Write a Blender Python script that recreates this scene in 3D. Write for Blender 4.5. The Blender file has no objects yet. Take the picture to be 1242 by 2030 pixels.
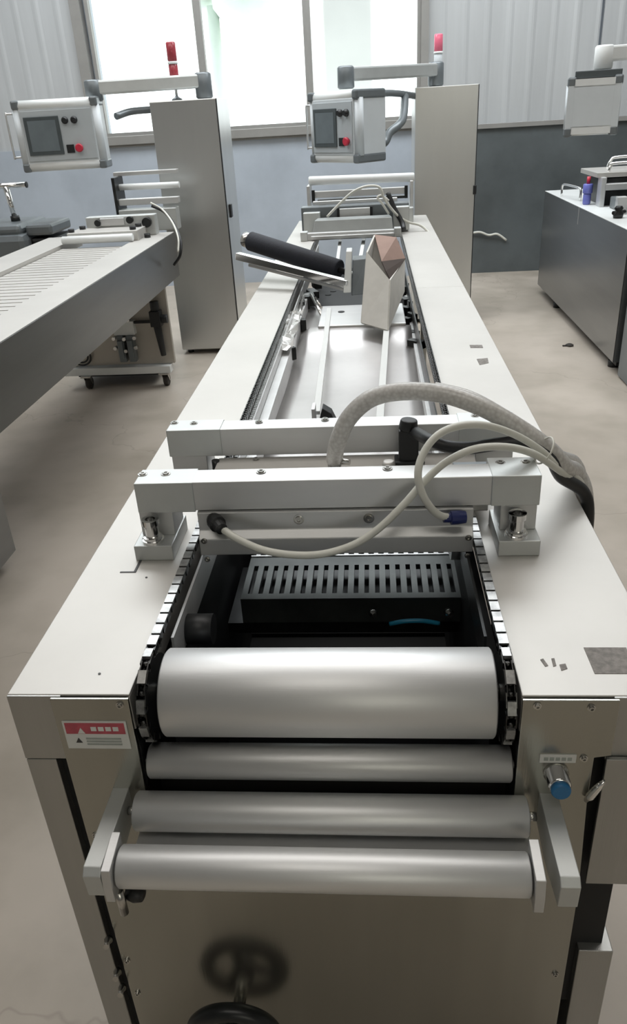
import bpy, bmesh, math, random
from mathutils import Vector, Matrix
random.seed(4)
S = bpy.context.scene
COL = S.collection
PI = math.pi

# ------------------------------------------------------------------ camera, world, light, exposure
CAM = Vector((0.0, 0.0, 1.62))
VY = Vector((731 - 621, 214 - 1015)); VZ = Vector((795 - 621, 3900 - 1015))
FPX = math.sqrt(-(VY.dot(VZ)))
ay = Vector((VY.x, VY.y, FPX)).normalized()
az = -Vector((VZ.x, VZ.y, FPX)).normalized()
ax = ay.cross(az)
# ax, ay, az: world axes seen from the camera (x right, y down, z forward)
def W(cv):
    return Vector((ax.dot(cv), ay.dot(cv), az.dot(cv)))
def at(u, v, x=None, y=None, z=None):
    """world point on the sight line of (u, v) in the plane x=, y= or z="""
    d = W(Vector((u - 621, v - 1015, FPX)))
    if x is not None: k = (x - CAM.x) / d.x
    elif y is not None: k = (y - CAM.y) / d.y
    else: k = (z - CAM.z) / d.z
    return CAM + d * k
cam_d = bpy.data.cameras.new('camera')
cam = bpy.data.objects.new('camera', cam_d); COL.objects.link(cam)
cx, cy, cz = W(Vector((1, 0, 0))), W(Vector((0, -1, 0))), W(Vector((0, 0, -1)))
m = Matrix((cx, cy, cz)).transposed().to_4x4(); m.translation = CAM
cam.matrix_world = m
cam_d.sensor_fit = 'VERTICAL'; cam_d.sensor_height = 24
cam_d.lens = 24 * FPX / 2030
cam_d.clip_start = 0.02; cam_d.clip_end = 200
S.camera = cam

w = bpy.data.worlds.new('sky'); S.world = w; w.use_nodes = True
bg = w.node_tree.nodes['Background']
bg.inputs[0].default_value = (0.95, 0.98, 1.0, 1); bg.inputs[1].default_value = 2.6

def area(name, loc, size, power, col, rot=(0, 0, 0), portal=False):
    l = bpy.data.lights.new(name, 'AREA'); l.shape = 'RECTANGLE'
    l.size, l.size_y = size; l.energy = power; l.color = col
    if portal: l.cycles.is_portal = True
    o = bpy.data.objects.new(name, l); o.location = loc; o.rotation_euler = rot
    COL.objects.link(o); return o
area('window_portal', (-1.09, 8.62, 2.5), (3.2, 2.2), 1, (1, 1, 1), (-PI / 2, 0, 0), True)
area('rooflight_far', (-0.6, 6.0, 4.7), (7.0, 2.2), 330, (0.93, 0.97, 1.0))
area('rooflight_mid', (-0.6, 2.6, 4.7), (9.0, 1.5), 120, (1.0, 0.96, 0.92))
area('rooflight_near', (-0.4, -1.0, 4.7), (3.0, 1.0), 26, (1.0, 0.95, 0.88))
area('rear_fill_light', (1.75, -4.9, 2.85), (2.6, 1.3), 65, (1.0, 0.96, 0.84), (PI / 2, 0, PI))  # added light behind the camera, brightens cabinet tops and front faces
S.view_settings.view_transform = 'Standard'; S.view_settings.look = 'None'
S.view_settings.gamma = 1; S.view_settings.use_curve_mapping = False
S.view_settings.exposure = 0.08

# ------------------------------------------------------------------ materials
def mat(name, col, rough=0.5, metal=0.0, noise=0.0, nscale=8, bump=0.0, bscale=60, stretch=(1, 1, 1), col2=None, aniso=0.0, spec=None, coord='Object'):
    mm = bpy.data.materials.new(name); mm.use_nodes = True
    nt = mm.node_tree; b = nt.nodes['Principled BSDF']
    b.inputs['Base Color'].default_value = (*col, 1); b.inputs['Roughness'].default_value = rough
    b.inputs['Metallic'].default_value = metal
    if spec is not None: b.inputs['Specular IOR Level'].default_value = spec
    tc = nt.nodes.new('ShaderNodeTexCoord'); mp = nt.nodes.new('ShaderNodeMapping')
    mp.inputs['Scale'].default_value = stretch
    nt.links.new(tc.outputs[coord], mp.inputs[0])
    if noise or col2:
        n = nt.nodes.new('ShaderNodeTexNoise'); n.inputs['Scale'].default_value = nscale
        n.inputs['Detail'].default_value = 5; n.inputs['Roughness'].default_value = 0.6
        nt.links.new(mp.outputs[0], n.inputs['Vector'])
        r = nt.nodes.new('ShaderNodeValToRGB')
        c2 = col2 if col2 else tuple(c * (1 - noise) for c in col)
        r.color_ramp.elements[0].position = 0.35; r.color_ramp.elements[0].color = (*c2, 1)
        r.color_ramp.elements[1].position = 0.65; r.color_ramp.elements[1].color = (*col, 1)
        nt.links.new(n.outputs[0], r.inputs[0]); nt.links.new(r.outputs[0], b.inputs['Base Color'])
    if bump:
        n2 = nt.nodes.new('ShaderNodeTexNoise'); n2.inputs['Scale'].default_value = bscale
        n2.inputs['Detail'].default_value = 3
        nt.links.new(mp.outputs[0], n2.inputs['Vector'])
        bp = nt.nodes.new('ShaderNodeBump'); bp.inputs['Strength'].default_value = bump
        bp.inputs['Distance'].default_value = 0.002
        nt.links.new(n2.outputs[0], bp.inputs['Height']); nt.links.new(bp.outputs[0], b.inputs['Normal'])
    return mm
M = {}
M['plate'] = mat('matte_stainless_plate', (0.56, 0.545, 0.515), 0.52, 0.70, noise=0.07, nscale=3, bump=0.05, bscale=40, stretch=(1, 1, 1))
M['steel'] = mat('brushed_stainless', (0.47, 0.47, 0.45), 0.34, 0.92, noise=0.10, nscale=2.5, bump=0.10, bscale=90, stretch=(6, 6, 0.35))
M['steelp'] = mat('panel_stainless', (0.425, 0.42, 0.375), 0.22, 0.93, noise=0.07, nscale=2.0, bump=0.04, bscale=60, stretch=(8, 8, 0.5))
M['skirt'] = mat('dull_dark_steel', (0.27, 0.275, 0.275), 0.30, 0.92, noise=0.12, nscale=2.0, bump=0.05, bscale=70, stretch=(5, 0.5, 5))  # darker steel tone for skirts, base cabinet and tall side panels
M['cab'] = mat('cabinet_stainless', (0.66, 0.67, 0.66), 0.32, 0.85, noise=0.05, nscale=1.5, bump=0.015, bscale=40, stretch=(3, 3, 0.5))
M['alu'] = mat('anodised_aluminium', (0.80, 0.81, 0.81), 0.47, 0.78, noise=0.05, nscale=3, bump=0.03, bscale=120, stretch=(0.3, 5, 5))
M['bar'] = mat('milled_aluminium', (0.66, 0.665, 0.66), 0.45, 0.75, noise=0.08, nscale=4, bump=0.06, bscale=90, stretch=(0.4, 4, 4))
M['cast'] = mat('grey_bracket_aluminium', (0.60, 0.62, 0.61), 0.5, 0.7, noise=0.06, nscale=12, bump=0.05, bscale=200)
M['chrome'] = mat('bright_chrome', (0.85, 0.85, 0.84), 0.12, 1.0)
M['bolt'] = mat('bolt_steel', (0.62, 0.61, 0.58), 0.25, 1.0, noise=0.25, nscale=40)
M['dark'] = mat('black_void_fill', (0.006, 0.007, 0.008), 0.6, 0.0, noise=0.3, nscale=10)  # near-black, puts shade into gaps and machine insides; also on seals and hinges
M['darkmetal'] = mat('dark_oily_steel', (0.05, 0.052, 0.052), 0.35, 0.8, noise=0.4, nscale=15)
M['grate'] = mat('grey_slotted_steel', (0.10, 0.108, 0.105), 0.45, 0.6, noise=0.35, nscale=9)
M['clip'] = mat('worn_clip_steel', (0.46, 0.46, 0.45), 0.32, 0.9, noise=0.5, nscale=50)
M['grate2'] = mat('grey_die_plate', (0.36, 0.38, 0.375), 0.5, 0.5, noise=0.1, nscale=9)
M['beacon'] = mat('pink_beacon_lens', (0.72, 0.16, 0.24), 0.2, noise=0.1, nscale=20)
M['chain'] = mat('oily_chain_steel', (0.09, 0.09, 0.088), 0.3, 1.0, noise=0.5, nscale=60)
M['black'] = mat('black_plastic', (0.012, 0.013, 0.014), 0.45, noise=0.2, nscale=30)
M['blackfab'] = mat('black_rubber_sleeve', (0.01, 0.012, 0.02), 0.75, noise=0.3, nscale=40, bump=0.4, bscale=150)
M['white'] = mat('white_plastic', (0.72, 0.74, 0.73), 0.4, noise=0.04, nscale=10)
M['hmi'] = mat('pale_grey_housing', (0.60, 0.64, 0.66), 0.4, noise=0.05, nscale=6)
M['hmiface'] = mat('grey_face_plate', (0.45, 0.49, 0.51), 0.4, noise=0.05, nscale=6)
M['screen'] = mat('dark_display_glass', (0.16, 0.19, 0.205), 0.2, noise=0.15, nscale=5)
M['screenbez'] = mat('display_bezel', (0.07, 0.085, 0.09), 0.4, noise=0.1, nscale=20)
M['cable'] = mat('ivory_cable_jacket', (0.66, 0.66, 0.60), 0.42, noise=0.06, nscale=30)
M['blue'] = mat('blue_plastic', (0.02, 0.16, 0.36), 0.35, noise=0.1, nscale=40)
M['navy'] = mat('navy_connector_plastic', (0.02, 0.03, 0.13), 0.35, noise=0.1, nscale=40)
M['bluetube'] = mat('blue_air_hose', (0.02, 0.22, 0.36), 0.3, noise=0.1, nscale=40)
M['red'] = mat('red_plastic', (0.55, 0.03, 0.06), 0.35, noise=0.1, nscale=30)
M['redlabel'] = mat('red_label_band', (0.52, 0.09, 0.12), 0.5, noise=0.25, nscale=60)
M['label'] = mat('white_label', (0.70, 0.71, 0.68), 0.5, noise=0.05, nscale=30)
M['labelgrey'] = mat('grey_label_print', (0.36, 0.39, 0.36), 0.5, noise=0.1, nscale=60)
M['ink'] = mat('dark_label_print', (0.04, 0.04, 0.04), 0.5, noise=0.1, nscale=60)
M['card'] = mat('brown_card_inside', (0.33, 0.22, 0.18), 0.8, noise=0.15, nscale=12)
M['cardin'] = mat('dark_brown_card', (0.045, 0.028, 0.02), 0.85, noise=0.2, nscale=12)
M['carton'] = mat('pale_carton_board', (0.66, 0.65, 0.61), 0.7, noise=0.10, nscale=14)
M['beige'] = mat('beige_panel_steel', (0.50, 0.47, 0.42), 0.45, 0.55, noise=0.06, nscale=4)
M['rubber'] = mat('dark_caster_tyre', (0.035, 0.03, 0.025), 0.7, noise=0.3, nscale=30)
M['lamp_red'] = mat('red_beacon_lens', (0.34, 0.05, 0.065), 0.2, noise=0.1, nscale=20)
M['bluejar'] = mat('blue_bowl_plastic', (0.16, 0.18, 0.55), 0.25, noise=0.15, nscale=20)
M['tray'] = mat('polished_tray_steel', (0.55, 0.53, 0.52), 0.36, 0.9, noise=0.12, nscale=5, bump=0.5, bscale=7)
M['film'] = mat('crumpled_clear_film', (0.62, 0.62, 0.60), 0.25, 0.3, noise=0.2, nscale=20, bump=1.0, bscale=60)
M['stain'] = mat('dark_tape_residue', (0.26, 0.24, 0.22), 0.7, 0.0, noise=0.4, nscale=120)
M['greyeq'] = mat('grey_painted_casting', (0.17, 0.19, 0.20), 0.35, 0.3, noise=0.1, nscale=6)
M['frame'] = mat('grey_window_steel', (0.30, 0.295, 0.28), 0.5, 0.3, noise=0.1, nscale=6)
M['clad'] = mat('galvanised_cladding', (0.54, 0.56, 0.57), 0.45, 0.3, noise=0.14, nscale=1.3, stretch=(3, 3, 0.25))
M['wainb'] = mat('blue_grey_wall_paint', (0.40, 0.445, 0.50), 0.38, 0.0, noise=0.16, nscale=1.8)
M['waind'] = mat('dark_grey_wall', (0.105, 0.12, 0.125), 0.32, 0.0, noise=0.35, nscale=1.6)  # right stretch of the lower back wall, darker grey than the left
M['ceil'] = mat('roof_sheet', (0.35, 0.35, 0.34), 0.6, 0.0, noise=0.05, nscale=2)
M['wall'] = mat('plain_wall_paint', (0.42, 0.42, 0.41), 0.7, 0.0, noise=0.08, nscale=1)
M['handwheel'] = mat('black_bakelite', (0.01, 0.012, 0.013), 0.35, 0.0, noise=0.2, nscale=30)
M['outside'] = mat('outside_render', (0.80, 0.79, 0.74), 0.9, noise=0.1, nscale=1)
M['leaf'] = mat('outside_foliage', (0.72, 0.80, 0.72), 0.9, noise=0.15, nscale=2)

# floor: worn beige concrete with blotches and hairline cracks
def floor_mat():
    mm = bpy.data.materials.new('worn_concrete'); mm.use_nodes = True
    nt = mm.node_tree; b = nt.nodes['Principled BSDF']; b.inputs['Roughness'].default_value = 0.5
    tc = nt.nodes.new('ShaderNodeTexCoord')
    def nz(scale, det):
        n = nt.nodes.new('ShaderNodeTexNoise'); n.inputs['Scale'].default_value = scale; n.inputs['Detail'].default_value = det
        nt.links.new(tc.outputs['Object'], n.inputs['Vector']); return n
    n1 = nz(0.9, 4); n2 = nz(4.0, 6)
    r1 = nt.nodes.new('ShaderNodeValToRGB'); nt.links.new(n1.outputs[0], r1.inputs[0])
    r1.color_ramp.elements[0].position = 0.3; r1.color_ramp.elements[0].color = (0.37, 0.325, 0.27, 1)
    r1.color_ramp.elements[1].position = 0.7; r1.color_ramp.elements[1].color = (0.53, 0.47, 0.405, 1)
    r2 = nt.nodes.new('ShaderNodeValToRGB'); nt.links.new(n2.outputs[0], r2.inputs[0])
    r2.color_ramp.elements[0].position = 0.3; r2.color_ramp.elements[0].color = (0.82, 0.82, 0.8, 1)
    r2.color_ramp.elements[1].position = 0.6; r2.color_ramp.elements[1].color = (1, 1, 1, 1)
    mx = nt.nodes.new('ShaderNodeMixRGB'); mx.blend_type = 'MULTIPLY'; mx.inputs[0].default_value = 1
    nt.links.new(r1.outputs[0], mx.inputs[1]); nt.links.new(r2.outputs[0], mx.inputs[2])
    n3 = nz(2.2, 4); va = nt.nodes.new('ShaderNodeVectorMath'); va.operation = 'ADD'
    nt.links.new(tc.outputs['Object'], va.inputs[0]); nt.links.new(n3.outputs['Color'], va.inputs[1])
    vo = nt.nodes.new('ShaderNodeTexVoronoi'); vo.feature = 'DISTANCE_TO_EDGE'; vo.inputs['Scale'].default_value = 0.45
    nt.links.new(va.outputs[0], vo.inputs['Vector'])
    r3 = nt.nodes.new('ShaderNodeValToRGB'); nt.links.new(vo.outputs['Distance'], r3.inputs[0])
    r3.color_ramp.elements[0].position = 0.0; r3.color_ramp.elements[0].color = (0.62, 0.6, 0.58, 1)
    r3.color_ramp.elements[1].position = 0.004; r3.color_ramp.elements[1].color = (1, 1, 1, 1)
    m2 = nt.nodes.new('ShaderNodeMixRGB'); m2.blend_type = 'MULTIPLY'; m2.inputs[0].default_value = 0.45
    nt.links.new(mx.outputs[0], m2.inputs[1]); nt.links.new(r3.outputs[0], m2.inputs[2])
    nt.links.new(m2.outputs[0], b.inputs['Base Color'])
    rr = nt.nodes.new('ShaderNodeMapRange'); rr.inputs[3].default_value = 0.38; rr.inputs[4].default_value = 0.62
    nt.links.new(n2.outputs[0], rr.inputs[0]); nt.links.new(rr.outputs[0], b.inputs['Roughness'])
    return mm
M['floor'] = floor_mat()
def glass_mat():
    mm = bpy.data.materials.new('window_glass'); mm.use_nodes = True
    nt = mm.node_tree; nt.nodes.clear()
    o = nt.nodes.new('ShaderNodeOutputMaterial'); mx = nt.nodes.new('ShaderNodeMixShader'); mx.inputs[0].default_value = 0.06
    t = nt.nodes.new('ShaderNodeBsdfTransparent'); g = nt.nodes.new('ShaderNodeBsdfGlossy'); g.inputs['Roughness'].default_value = 0.05
    t.inputs[0].default_value = (0.96, 0.98, 0.97, 1)
    nt.links.new(t.outputs[0], mx.inputs[1]); nt.links.new(g.outputs[0], mx.inputs[2]); nt.links.new(mx.outputs[0], o.inputs[0])
    return mm
M['glass'] = glass_mat()
def hose_mat():
    mm = mat('braided_clear_hose', (0.60, 0.58, 0.54), 0.3, 0.0)
    nt = mm.node_tree; b = nt.nodes['Principled BSDF']
    tc = nt.nodes.new('ShaderNodeTexCoord'); v = nt.nodes.new('ShaderNodeTexVoronoi'); v.inputs['Scale'].default_value = 160
    nt.links.new(tc.outputs['Object'], v.inputs['Vector'])
    r = nt.nodes.new('ShaderNodeValToRGB'); r.color_ramp.elements[0].color = (0.80, 0.79, 0.76, 1); r.color_ramp.elements[1].color = (0.52, 0.50, 0.47, 1)
    nt.links.new(v.outputs['Distance'], r.inputs[0]); nt.links.new(r.outputs[0], b.inputs['Base Color'])
    b.inputs['Transmission Weight'].default_value = 0.25
    return mm
M['hose'] = hose_mat()

# ------------------------------------------------------------------ mesh helpers
class B:
    """collects shapes, links them as ONE mesh object"""
    def __init__(s): s.bm = bmesh.new()
    def islands(s):
        """faces grouped into pieces that do not touch one another"""
        bm = s.bm; bm.verts.index_update(); par = list(range(len(bm.verts)))
        def find(a):
            while par[a] != a: par[a] = par[par[a]]; a = par[a]
            return a
        for e_ in bm.edges: par[find(e_.verts[0].index)] = find(e_.verts[1].index)
        box_ = {}
        for v in bm.verts:
            k = find(v.index); q = v.co
            if k not in box_: box_[k] = [q.x, q.y, q.z, q.x, q.y, q.z]
            c = box_[k]
            for i in range(3): c[i] = min(c[i], q[i]); c[i + 3] = max(c[i + 3], q[i])
        if len(box_) > 90: return []
        ks = list(box_); g = 0.0012
        for i, a in enumerate(ks):
            for b_ in ks[i + 1:]:
                A_, C_ = box_[a], box_[b_]
                if all(A_[k] - g <= C_[k + 3] and C_[k] - g <= A_[k + 3] for k in range(3)): par[find(a)] = find(b_)
        out = {}
        for f in bm.faces: out.setdefault(find(f.verts[0].index), []).append(f)
        return list(out.values())
    def box(s, x0, x1, y0, y1, z0, z1, rot=None, org=None):
        vs = [Vector((x, y, z)) for z in (z0, z1) for y in (y0, y1) for x in (x0, x1)]
        if rot is not None:
            c = Vector(org) if org is not None else Vector(((x0 + x1) / 2, (y0 + y1) / 2, (z0 + z1) / 2))
            vs = [c + rot @ (v - c) for v in vs]
        v = [s.bm.verts.new(p) for p in vs]
        for f in ((0, 2, 3, 1), (4, 5, 7, 6), (0, 1, 5, 4), (2, 6, 7, 3), (0, 4, 6, 2), (1, 3, 7, 5)):
            s.bm.faces.new([v[i] for i in f])
        return s
    def hexa(s, P):
        """P: 4 bottom then 4 top points, both rings same order"""
        v = [s.bm.verts.new(p) for p in P]
        fs = [s.bm.faces.new(v[0:4][::-1]), s.bm.faces.new(v[4:8])]
        for i in range(4):
            j = (i + 1) % 4; s.bm.faces.new([v[i], v[j], v[4 + j], v[4 + i]])
        return s
    def prism(s, pts, axis, a, b):
        """pts: 2-D outline, extruded from a to b along axis"""
        def P(p, t):
            if axis == 'x': return (t, p[0], p[1])
            if axis == 'y': return (p[0], t, p[1])
            return (p[0], p[1], t)
        A = [s.bm.verts.new(P(p, a)) for p in pts]; C = [s.bm.verts.new(P(p, b)) for p in pts]
        n = len(pts)
        s.bm.faces.new(A[::-1]); s.bm.faces.new(C)
        for i in range(n):
            j = (i + 1) % n; s.bm.faces.new([A[i], A[j], C[j], C[i]])
        return s
    def cyl(s, p0, p1, r, seg=24, r1=None, smooth=True, bevel=0.0):
        p0, p1 = Vector(p0), Vector(p1); d = p1 - p0; L = d.length; d.normalize()
        if r1 is None: r1 = r
        prof = [(0, r), (L, r1)]
        if bevel: prof = [(0, r - bevel), (bevel, r), (L - bevel, r1), (L, r1 - bevel)]
        return s.lathe(p0, d, prof, seg, smooth)
    def lathe(s, p0, d, prof, seg=24, smooth=True):
        p0 = Vector(p0); d = Vector(d).normalized()
        u = d.orthogonal().normalized(); v = d.cross(u)
        rings = []
        for t, r in prof:
            rings.append([s.bm.verts.new(p0 + d * t + (u * math.cos(2 * PI * k / seg) + v * math.sin(2 * PI * k / seg)) * max(r, 1e-5)) for k in range(seg)])
        for a, b in zip(rings, rings[1:]):
            for k in range(seg):
                f = s.bm.faces.new([a[k], a[(k + 1) % seg], b[(k + 1) % seg], b[k]]); f.smooth = smooth
        s.bm.faces.new(rings[0][::-1]); s.bm.faces.new(rings[-1])
        return s
    def tube(s, pts, r, seg=12, sub=6):
        P = spline(pts, sub)
        rings = []; u = None
        for i, p in enumerate(P):
            t = (P[min(i + 1, len(P) - 1)] - P[max(i - 1, 0)]).normalized()
            if u is None: u = t.orthogonal().normalized()
            u = (u - t * u.dot(t)).normalized(); v = t.cross(u)
            rings.append([s.bm.verts.new(p + (u * math.cos(2 * PI * k / seg) + v * math.sin(2 * PI * k / seg)) * r) for k in range(seg)])
        for a, b in zip(rings, rings[1:]):
            for k in range(seg):
                f = s.bm.faces.new([a[k], a[(k + 1) % seg], b[(k + 1) % seg], b[k]]); f.smooth = True
        s.bm.faces.new(rings[0][::-1]); s.bm.faces.new(rings[-1])
        return s
    def torus(s, c, n, R, r, seg=48, ms=12):
        c = Vector(c); n = Vector(n).normalized(); u = n.orthogonal().normalized(); v = n.cross(u)
        g = []
        for i in range(seg):
            a = 2 * PI * i / seg; rd = u * math.cos(a) + v * math.sin(a)
            g.append([s.bm.verts.new(c + rd * (R + r * math.cos(2 * PI * k / ms)) + n * (r * math.sin(2 * PI * k / ms))) for k in range(ms)])
        for i in range(seg):
            for k in range(ms):
                f = s.bm.faces.new([g[i][k], g[(i + 1) % seg][k], g[(i + 1) % seg][(k + 1) % ms], g[i][(k + 1) % ms]]); f.smooth = True
        return s
    def obj(s, name, material, parent=None, bevel=0.0, org=None, one=False):
        if parent is not None and not one:
            bits = s.islands()
            if 1 < len(bits) <= 60:
                obs = []
                for fs in bits:
                    nb = B(); mp_ = {}
                    for f in fs:
                        vs = []
                        for v in f.verts:
                            if v.index not in mp_: mp_[v.index] = nb.bm.verts.new(v.co)
                            vs.append(mp_[v.index])
                        nf = nb.bm.faces.new(vs); nf.smooth = f.smooth
                    obs.append(nb.obj(name, material, parent, bevel, org, True))
                s.bm.free()
                return obs[0]
        bmesh.ops.recalc_face_normals(s.bm, faces=s.bm.faces)
        o_ = Vector((0, 0, 0))
        if parent is not None: o_ = Vector(parent['_o'])
        elif org is not None: o_ = Vector(org)
        elif len(s.bm.verts):
            xs = [v.co for v in s.bm.verts]
            o_ = Vector(((min(p.x for p in xs) + max(p.x for p in xs)) / 2, (min(p.y for p in xs) + max(p.y for p in xs)) / 2, min(p.z for p in xs)))
        for v in s.bm.verts: v.co -= o_
        me = bpy.data.meshes.new(name); s.bm.to_mesh(me); s.bm.free()
        me.materials.append(M[material])
        ob = bpy.data.objects.new(name, me); COL.objects.link(ob)
        if parent is not None: ob.parent = parent
        else: ob.location = o_
        ob['_o'] = list(o_)
        if bevel:
            md = ob.modifiers.new('bevel', 'BEVEL'); md.width = bevel; md.segments = 2; md.limit_method = 'ANGLE'; md.angle_limit = 0.7
            md.harden_normals = False
        return ob
def spline(pts, sub):
    P = [Vector(p) for p in pts]
    if len(P) < 3: return P
    Q = [P[0] * 2 - P[1]] + P + [P[-1] * 2 - P[-2]]
    out = []
    for i in range(1, len(Q) - 2):
        a, b, c, d = Q[i - 1], Q[i], Q[i + 1], Q[i + 2]
        for k in range(sub):
            t = k / sub
            out.append(0.5 * ((2 * b) + (c - a) * t + (2 * a - 5 * b + 4 * c - d) * t * t + (3 * b - a - 3 * c + d) * t ** 3))
    out.append(P[-1]); return out
def tag(o, label, cat, group=None, kind=None):
    o['label'] = label; o['category'] = cat
    if group: o['group'] = group
    if kind: o['kind'] = kind
    return o
def root(name, loc, label, cat, group=None):
    o = bpy.data.objects.new(name, None); COL.objects.link(o); o.location = loc; o['_o'] = list(loc)
    o.empty_display_size = 0.1
    return tag(o, label, cat, group)
def struct(b, name, material, bevel=0.0, parent=None):
    o = b.obj(name, material, parent, bevel)
    if parent is None: o['kind'] = 'structure'
    return o
def bolt(b, x, y, z, n=(0, 0, 1), r=0.006, h=0.005):
    """round washer + socket head along n"""
    n = Vector(n).normalized(); p = Vector((x, y, z))
    b.lathe(p, n, [(0, r * 1.5), (0.0012, r * 1.5), (0.0013, r), (h, r), (h, r * 0.55), (h * 0.45, r * 0.5)], 14, False)

# ------------------------------------------------------------------ the room
XL, XR, YF, YB, ZC = -6.0, 5.5, -5.0, 8.5, 5.0
struct(B().box(XL, XR, YF, YB + 0.3, -0.1, 0), 'floor', 'floor')
struct(B().box(XL, XR, YF, YB + 0.3, ZC, ZC + 0.1), 'ceiling', 'ceil')
struct(B().box(XL - 0.2, XL, YF, YB + 0.3, 0, ZC), 'wall_left', 'wall')
struct(B().box(XR, XR + 0.2, YF, YB + 0.3, 0, ZC), 'wall_right', 'wall')
struct(B().box(XL, XR, YF - 0.2, YF, 0, ZC), 'wall_front', 'wall')
WX0, WX1, WZ0, WZ1 = -2.68, 0.50, 1.50, 3.6
wb = struct(B().box(XL, 0.95, YB, YB + 0.25, 0, 1.42).box(XL, WX0, YB + .08, YB + .25, 1.42, ZC).box(WX1, XR, YB + .08, YB + .25, 1.42, ZC)
            .box(WX0, WX1, YB + .08, YB + .25, WZ1, ZC).box(WX0, WX1, YB + .08, YB + .25, 1.42, WZ0), 'wall_back', 'wainb')
struct(B().box(0.95, XR, YB, YB + 0.25, 0, 1.40), 'wall_back_right', 'waind')
# ribbed sheet cladding on the upper wall
def ribbed(x0, x1, z0, z1, y):
    pts = []; x = x0; pitch = 0.205
    while x < x1 - 1e-6:
        for dx, d in ((0, 0), (0.13, 0), (0.16, -0.004), (0.18, -0.004)):
            if x + dx < x1: pts.append((x + dx, y + d))
        x += pitch
    pts.append((x1, y)); pts += [(x1, y + 0.03), (x0, y + 0.03)]
    b = B(); b.prism(pts, 'z', z0, z1); return b
struct(ribbed(XL, WX0 - 0.06, 1.42, ZC, YB + 0.03), 'cladding', 'clad', parent=wb)
struct(ribbed(WX1 + 0.04, 2.15, 1.42, ZC, YB + 0.03), 'cladding', 'clad', parent=wb)
struct(ribbed(2.17, XR, 1.42, ZC, YB + 0.0), 'cladding', 'clad', parent=wb)
struct(ribbed(WX0 - 0.06, WX1 + 0.04, WZ1 + 0.05, ZC, YB + 0.03), 'cladding', 'clad', parent=wb)
struct(B().box(WX0 - 0.13, WX0 - 0.03, YB - 0.05, YB + 0.06, 1.42, ZC), 'trim_1', 'frame')
struct(B().box(WX1 + 0.0, WX1 + 0.07, YB - 0.04, YB + 0.06, 1.42, ZC), 'trim_2', 'frame')
struct(B().box(WX0 - 0.03, WX1, YB - 0.06, YB + 0.16, 1.42, 1.50).box(WX0 - 0.03, WX1, YB - 0.02, YB + 0.1, 1.40, 1.42), 'trim_3', 'frame', 0.004)
struct(B().box(0.95, XR, YB - 0.03, YB + 0.02, 1.38, 1.42), 'trim_4', 'frame')
edges = [WX0, -1.607, -0.573, WX1]
for i in range(3):
    a, c = edges[i], edges[i + 1]
    fr = B().box(a, a + 0.035, YB + .0, YB + .07, WZ0, WZ1).box(c - 0.035, c, YB + .0, YB + .07, WZ0, WZ1)
    fr.box(a + .035, c - .035, YB + .0, YB + .07, WZ0, WZ0 + 0.03).box(a + .035, c - .035, YB, YB + .07, WZ1 - 0.03, WZ1)
    f = struct(fr, 'window_%d' % (i + 1), 'frame')
    B().box(a + .035, c - .035, YB + .03, YB + .036, WZ0 + .03, WZ1 - .03).obj('pane', 'glass', f)
# outside: pale pillar and hazy trees beyond the glass
tag(B().box(-0.55, 0.05, 11.2, 11.7, 0, 6).obj('concrete_pillar', 'outside', bevel=0.02), 'pale concrete pillar standing outside the window', 'pillar')

b = B(); b.cyl((-2.2, 12.6, 0), (-2.15, 12.6, 3.0), .12, 14, r1=.08)
for k in range(7):
    a = k * 2.4; c = Vector((-2.15 + .5 * math.cos(a), 12.6 + .4 * math.sin(a), 3.1 + .28 * k))
    b.lathe(c - Vector((0, 0, .5)), (0, 0, 1), [(0, .05), (.12, .32), (.35, .5), (.65, .52), (.9, .3), (1.0, .05)], 16)
tag(b.obj('tree', 'leaf'), 'pale hazy tree standing outside the middle window', 'tree')

# ------------------------------------------------------------------ front machine
MX0, MX1 = -0.490, 0.372          # outer edges of the machine
IL, IR = -0.325, 0.178            # inner edges of the top covers
YE = 0.752                        # front end
YT = 5.55
ZT = 0.96
mc = root('packaging_machine', (-0.06, YE, 0), 'long stainless packaging machine in the foreground with big rollers and loose hoses', 'machine', None)

def cover(x0, x1, y0, y1, zt, zb, inner, parent, name='side_cover', mt='plate'):
    """folded sheet: top plate, outer skirt, inner lip"""
    b = B()
    t = 0.004
    b.box(x0, x1, y0, y1, zt - t, zt)
    xo = x0 if inner == 'r' else x1
    xi = x1 if inner == 'r' else x0
    s = 1 if inner == 'r' else -1
    b.box(min(xo, xo + s * t), max(xo, xo + s * t), y0, y1, zb, zt - t)
    b.box(min(xi, xi - s * t), max(xi, xi - s * t), y0, y1, zt - 0.06, zt - t)
    return b.obj(name, mt, parent, 0.0012)
cover(MX0, IL, YE, 3.2, ZT, 0.70, 'r', mc)
cover(MX0, IL, 3.203, YT, ZT, 0.70, 'r', mc)
cover(IR, MX1, YE, 3.2, ZT, 0.60, 'l', mc)
B().box(-0.425, -0.399, 1.050, 1.053, ZT - .001, ZT + .0008).box(-0.402, -0.398, 1.050, 1.088, ZT - .001, ZT + .001).obj('cover_seam', 'ink', mc)
cover(IR, MX1, 3.203, YT, ZT, 0.70, 'l', mc)
# end skirts of the covers (vertical faces to the camera)
e = B().box(MX0, IL - 0.092, YE - 0.003, YE + 0.002, 0.848, ZT - 0.001); e.obj('end_skirt', 'steel', mc, 0.0008)
e = B().box(0.29, MX1, YE - 0.003, YE + 0.002, 0.855, ZT - 0.001); e.obj('end_skirt', 'steel', mc, 0.0008)
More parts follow.
